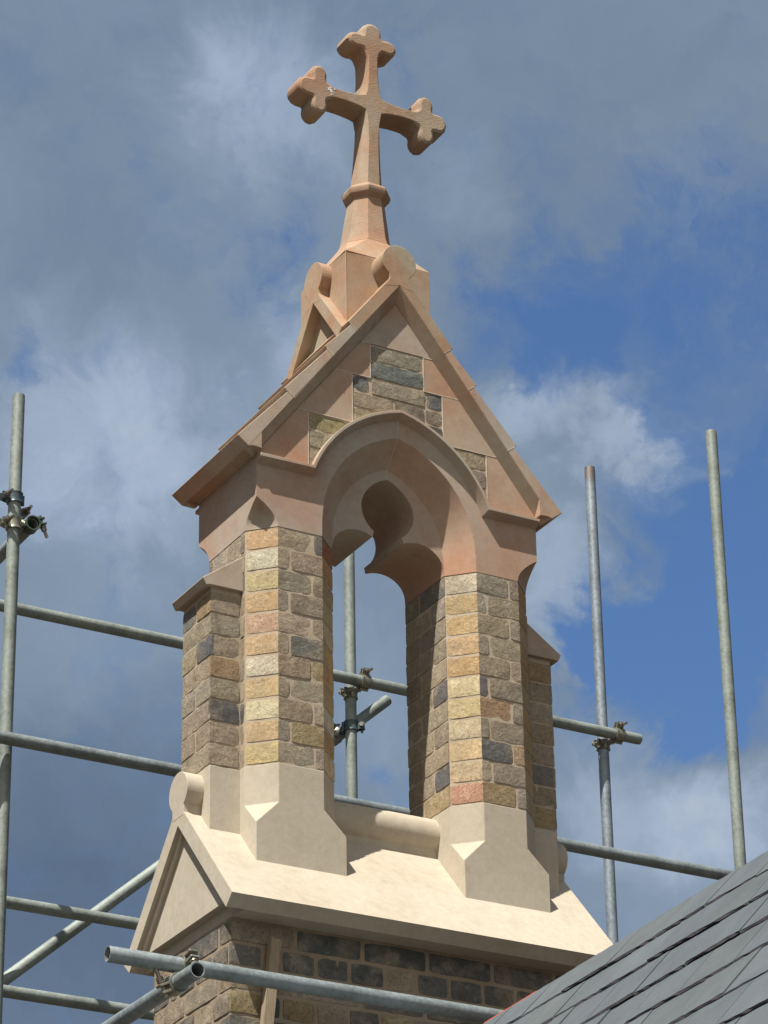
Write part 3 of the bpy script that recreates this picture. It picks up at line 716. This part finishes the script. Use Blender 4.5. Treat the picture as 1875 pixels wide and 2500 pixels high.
# ------------------------------------------------------------------ church nave behind the camera side: slate roof
nave = thing('church_nave', (0, -3.3, -5.5), 'church roof of dark blue grey slates at the lower right', 'church')
PI = R(50); yw = R(2.64)
rdir = Vector((-math.sin(yw), -math.cos(yw), 0)); rperp = Vector((-math.cos(yw), math.sin(yw), 0))     # along the ridge towards the street / down-slope sense
down = (rperp*math.cos(PI) + Vector((0, 0, -1))*math.sin(PI)).normalized(); nrm = Vector((rperp.x*math.sin(PI), rperp.y*math.sin(PI), math.cos(PI)))
R0 = Vector((.0155, -.36, -.818))
sm = MB(); gauge = .172; sw = .25
def slates(dn, nr, rows, along, mirror=1):
    for r_ in range(rows):
        x = -(.13 if r_ % 2 else 0) - .02
        top = -.012+random.uniform(-.003, .003)
        while x < along:
            w = sw+random.uniform(-.006, .006)
            s0 = (r_*gauge if r_ > 0 else .0) ; tail = (r_+1)*gauge + random.uniform(-.006, .006)
            head = max(0, tail-.40)
            if r_ == 0: head = random.uniform(-.006, .006)
            k = random.uniform(.92, 1.08); cc_ = (.100*k, .116*k, .122*k*random.uniform(.97, 1.06))
            nseg = 9; th = .0085; g = .0018
            lift1 = .0205+random.uniform(-.002, .004); lift0 = .002
            if r_ == 0: lift0 = .006
            topf, botf = [], []
            us = [x+g+(w-2*g)*i/nseg for i in range(nseg+1)]
            jag = [random.uniform(-.0035, .0035) for _ in us]; jag2 = [random.uniform(-.002, .003) for _ in us]
            wob = random.uniform(-.003, .003)
            P_ = lambda u, s_, h: R0 + rdir*u + dn*s_ + nr*h
            tl_, hd_, bt_, hb_ = [], [], [], []
            tl2 = []
            for i, u in enumerate(us):
                tl_.append(P_(u, tail+jag[i]-.004, lift1+wob*(i/nseg-.5))); tl2.append(P_(u, tail+jag2[i]+.001, lift1-th*.6+wob*(i/nseg-.5)))
                hd_.append(P_(u, head+(jag2[i] if r_ == 0 else 0), lift0+.004)); bt_.append(P_(u, tail-.004+jag2[i], lift1-th)); hb_.append(P_(u, head, lift0-.004))
            for i in range(nseg):
                sm.poly([hd_[i], hd_[i+1], tl_[i+1], tl_[i]], cc_)
                sm.poly([tl_[i], tl_[i+1], tl2[i+1], tl2[i]], (.05, .045, .05)); sm.poly([tl2[i], tl2[i+1], bt_[i+1], bt_[i]], (.035, .03, .035))  # torn slate edge, darkened further to put gap shade into its colour
                sm.poly([hb_[i+1], hb_[i], bt_[i], bt_[i+1]], cc_)
            sm.poly([hd_[0], tl_[0], tl2[0], bt_[0], hb_[0]], cc_); sm.poly([hd_[-1], tl_[-1], tl2[-1], bt_[-1], hb_[-1]], cc_)
            x += w
slates(down, nrm, 21, 5.6)
rperp2 = -rperp; down2 = (rperp2*math.cos(PI) + Vector((0, 0, -1))*math.sin(PI)).normalized(); nrm2 = Vector((rperp2.x*math.sin(PI), rperp2.y*math.sin(PI), math.cos(PI)))
nw_ = MB()
# roof boards under the slates, the far slope and the nave walls
def rp(u, s_, h, dn, nr): return R0 + rdir*u + dn*s_ + nr*h
for dn, nr in ((down, nrm), (down2, nrm2)):
    nw_.loft([[rp(0, .004, -.004, dn, nr), rp(5.6, .004, -.004, dn, nr), rp(5.6, 3.60, -.004, dn, nr), rp(0, 3.60, -.004, dn, nr)],
              [rp(0, .03, -.05, dn, nr), rp(5.6, .03, -.05, dn, nr), rp(5.6, 3.60, -.05, dn, nr), rp(0, 3.60, -.05, dn, nr)]], (.12, .12, .13))
rfn = nw_.build('nave_roof', M_slate, nave, merge=False)
sm.build('slate_covering', M_slate, rfn, smooth=0, recalc=False, merge=False)
og = MB()
og.loft([[(R0 + rdir*u + Vector((q_x, 0, q_z)))[:] for q_x, q_z in ((.004, -.01), (.006, .0170), (.014, .0190), (.09, -.07), (.08, -.09))] for u in (.28, .60)])
og.build('ridge_membrane', M_orange, rfn)
nwl = MB()
nwl.box(-2.18, 2.18, -5.9, -.45, -5.5, -3.52, (.8, .75, .7))
nwl.build('nave_wall', M_mortar, nave)

# ------------------------------------------------------------------ timber batten against the wall
def hitp(u, v, n, d):
    dr = fwd + rt*(u-937.5)/FPX - up*(v-1250)/FPX; n = Vector(n); return CAMP + dr*((d-CAMP.dot(n))/dr.dot(n))
tb = MB()
ta = hitp(672, 2294, (0, 1, 0), -.295); tz = hitp(650, 2520, (0, 1, 0), -.305)
dv = (tz-ta).normalized(); hw = .0175
ring = lambda p: [tuple(p+Vector((-hw, -.011, 0))), tuple(p+Vector((hw, -.011, 0))), tuple(p+Vector((hw, .014, 0))), tuple(p+Vector((-hw, .014, 0)))]
tb.loft([ring(tz), ring(ta)])
tbo = tb.build('timber_batten', M_wood, None, loc=tz, bevel=.001)
tag(tbo, 'narrow sawn timber batten leaning against the brick wall under the pale coping', 'timber')

# ------------------------------------------------------------------ scaffolding
def tube(a, d, label, mat=M_galv, rad=.02415, bend=0.0):
    a = Vector(a); d = Vector(d); m = MB(); n = 28; q = (d-a).normalized().to_track_quat('Z', 'Y')
    X = q @ Vector((1, 0, 0)); Y = q @ Vector((0, 1, 0)); ns = max(2, int((d-a).length/.35))
    def ring(t, r): 
        cpt = a+(d-a)*t + X*bend*math.sin(math.pi*t); return [tuple(cpt + X*math.cos(2*math.pi*k/n)*r + Y*math.sin(2*math.pi*k/n)*r) for k in range(n)]
    ts = [0, .002] + [i/ns for i in range(1, ns)] + [.998, 1]
    outr = [ring(0, rad-.001)] + [ring(t, rad) for t in ts[1:-1]] + [ring(1, rad-.001)]
    inr = [ring(1, rad-.004)] + [ring(t, rad-.004) for t in (.9, .5, .1)] + [ring(0, rad-.004)]
    rs = outr+inr+[outr[0]]
    m.loft(rs, cap0=False, cap1=False)
    o = m.build('scaffold_tube', mat, None, loc=a, smooth=35)
    return tag(o, label, 'scaffold tube', 'scaffolding tubes around the bell gable')
def proj_line_z(u, v, y): return hitp(u, v, (0, 1, 0), y)
YB = 2.50; YF = 1.45
def upright(pxs, y, ztop_px, label, mat=M_galv):
    p = hitp(*pxs, (0, 1, 0), y); t = hitp(*ztop_px, (0, 1, 0), y)
    tube((p.x, y, -5.5), (p.x, y, t.z), label, mat); return p.x, t.z
V1x, V1z = upright((32, 1330), 1.60, (47.4, 966), 'tallest upright tube of the scaffolding at the left edge, open topped and weathered')
V2x, V2z = upright((855, 1600), YB, (848, 1290), 'upright tube seen through the arched opening behind the ridge roll', M_galv)
_t3 = hitp(1427, 1139, (0, 1, 0), YB).z + 5.5
V3x, V3z = upright((1454, 1440), YB, (1427, 1139), 'upright tube with a rusty top just right of the bell gable', metal('galvanised_steel_rusty_top', (.25, .29, .32), met=.35, rough=.5, top=_t3))
V4x, V4z = upright((1762, 1440), 1.36, (1740, 1055), 'rightmost upright tube rising behind the slate roof')
def ledger(px1, px2, y, label, mat=M_galv, ext1=None, ext2=None):
    a = hitp(*px1, (0, 1, 0), y); d = hitp(*px2, (0, 1, 0), y); z = (a.z+d.z)/2
    x0 = a.x if ext1 is None else ext1; x1 = d.x if ext2 is None else ext2
    return tube((x0, y, z+(a.z-z)*0), (x1, y, z), label, mat), z
_, zH1 = ledger((11, 1474), (1562, 1811), YB-.055, 'topmost long horizontal tube passing behind both piers, its end beyond the right upright', ext1=-2.6)
_, zH2 = ledger((0, 1799), (1770, 2137), YF+.09, 'long horizontal tube crossing in front of the left upright and behind the ridge roll', M_galv2, ext1=-2.4, ext2=3.4)
_, zH3 = ledger((18, 2203), (340, 2257), YB-.055, 'short stretch of horizontal tube crossing the sloping brace at the left', M_galv, ext1=-2.3, ext2=2.6)
_, zH4 = ledger((11, 2418), (322, 2470), YB-.05, 'lowest horizontal tube at the bottom left corner behind the wall', M_galv, ext1=-2.3, ext2=2.6)
ba = hitp(22, 2384, (0, 1, 0), YB+.055); bb_ = hitp(946, 1709, (0, 1, 0), YB+.055)
bd = (bb_-ba).normalized()
tube(ba-bd*1.2, bb_, 'long sloping brace tube rising from bottom left to the opening under the arch', M_galv)
YT = -.47
la = hitp(262, 2328, (0, 1, 0), YT); lb_ = hitp(1179, 2478, (0, 1, 0), YT)
tube((la.x, YT, (la.z+lb_.z)/2), (lb_.x+.3, YT, (la.z+lb_.z)/2), 'nearest horizontal tube crossing the brick wall below the pale coping, open end at left', M_galv2); zL = (la.z+lb_.z)/2
tq = hitp(483, 2367.5, (0, 0, 1), zL-.058)
tube((tq.x, tq.y, tq.z), (tq.x, tq.y+3.0, tq.z), 'tube with open round end clamped under the nearest horizontal tube', M_galv2)
t6 = hitp(79, 1279, (1, 0, 0), V1x+.058)
tube((t6.x, t6.y, t6.z), (t6.x, t6.y+1.3, t6.z), 'short open ended tube clamped to the left upright', M_galv)

def coupler(c1, ax1, c2, ax2, lug1, lug2, label, mats=(M_clamp, M_clamp)):
    c1, c2 = Vector(c1), Vector(c2); t = thing('scaffold_coupler', (c1+c2)/2, label, 'coupler', 'couplers of the scaffolding')
    for cc_, ax, lug, mt in ((c1, Vector(ax1).normalized(), Vector(lug1), mats[0]), (c2, Vector(ax2).normalized(), Vector(lug2), mats[1])):
        lug = (lug-ax*lug.dot(ax)).normalized(); sd_ = ax.cross(lug).normalized()
        m = MB(); n = 24; W = .021
        # band wrapped round the tube, flared lips
        prof = [(-W, .0250), (-W, .0315), (-W*.75, .0300), (-W*.4, .0292), (W*.4, .0292), (W*.75, .0300), (W, .0315), (W, .0250)]
        rings = []
        for k in range(n):
            a = 2*math.pi*k/n; r_ = sd_*math.cos(a)+lug*math.sin(a); rings.append([tuple(cc_+ax*h_+r_*rr_) for h_, rr_ in prof])
        rings.append(rings[0]); m.loft(rings, cap0=False, cap1=False)
        # lugs at the bolt side
        for s_ in (-1, 1):
            o_ = cc_+lug*.040+sd_*(.011*s_-.002)
            m.loft([[tuple(o_+ax*a_*.019+sd_*.0035*q_+lug*-.012) for a_, q_ in ((-1, -1), (1, -1), (1, 1), (-1, 1))],
                    [tuple(o_+ax*a_*.014+sd_*.0035*q_+lug*.018) for a_, q_ in ((-1, -1), (1, -1), (1, 1), (-1, 1))]])
        # hinge knuckle on the far side
        hk = cc_-lug*.034; m.cyl(hk-ax*.020, hk+ax*.020, .0065, 12)
        m.build('clamp_band', mt, t, smooth=30, bevel=.0008)
        bo = MB(); p0_ = cc_+lug*.044-sd_*.026; bo.cyl(p0_, p0_+sd_*.088, .0062, 12)
        bo.cyl(p0_+sd_*.048, p0_+sd_*.060, .0105, 6); bo.cyl(p0_-sd_*.001, p0_+sd_*.008, .0095, 6); bo.cyl(p0_+sd_*.043, p0_+sd_*.047, .0125, 16)
        bo.build('bolt', M_bolt, t, smooth=25)
    # saddle between the two bands
    m = MB(); d_ = (c2-c1); L_ = d_.length; d_.normalize(); m.cyl(c1+d_*.024, c2-d_*.024, .016, 12); m.cyl(c1+d_*(L_/2-.004), c1+d_*(L_/2+.004), .021, 12)
    m.build('saddle', mats[0], t, smooth=30)
    return t
X_, Y_, Z_ = (1, 0, 0), (0, 1, 0), (0, 0, 1)
zc1 = hitp(37, 1218, Y_, 1.60).z; zc2 = hitp(34, 1277, Y_, 1.60).z
coupler((V1x, 1.60, zc1), Z_, (V1x+.03, 1.655, zc1-.045), (0.6, 0, -.8), (-1, -.1, 0), (.8, 0, .9), 'upper coupler of the left upright with blue paint on its band', (M_blue, M_clamp))
coupler((V1x, 1.60, t6.z), Z_, (V1x+.058, 1.57, t6.z), Y_, (-1, -.2, 0), (.8, 0, .35), 'lower coupler gripping the open ended tube on the left upright', (M_clamp, M_green))
coupler((V2x+.035, YB-.055, zH1), X_, (V2x, YB, zH1-.045), Z_, (.25, -.2, 1), (-1, -.5, 0), 'brassy coupler seen through the arch on the topmost horizontal tube')
bz = ba + bd*((V2x-ba.x)/bd.x)
coupler((V2x, YB, bz.z), Z_, (V2x-.05, YB+.055, bz.z-.03), tuple(bd), (1, -.6, 0), (-.7, -.3, .7), 'coupler with blue paint holding the brace behind the arch', (M_blue, M_bolt))
coupler((V3x+.045, YB-.055, zH1), X_, (V3x, YB, zH1-.04), Z_, (.25, -.2, 1), (-1, -.5, 0), 'brassy coupler near the end of the topmost horizontal tube at the right')
lc = hitp(447, 2360, Y_, YT)
coupler((lc.x+.012, YT, zL), X_, (tq.x, YT+.0, tq.z), Y_, (0.0, -.9, .42), (-.9, 0, -.42), 'coupler joining the two nearest tubes in front of the brick wall', (M_clamp, M_clamp))

# ------------------------------------------------------------------ ground
gm = MB(); gm.poly([(-600, -600, -5.5), (600, -600, -5.5), (600, 600, -5.5), (-600, 600, -5.5)])
g = gm.build('ground', M_grass, None, smooth=0); g['kind'] = 'structure'
for o in bpy.data.objects:
    if '_w' in o: del o['_w']
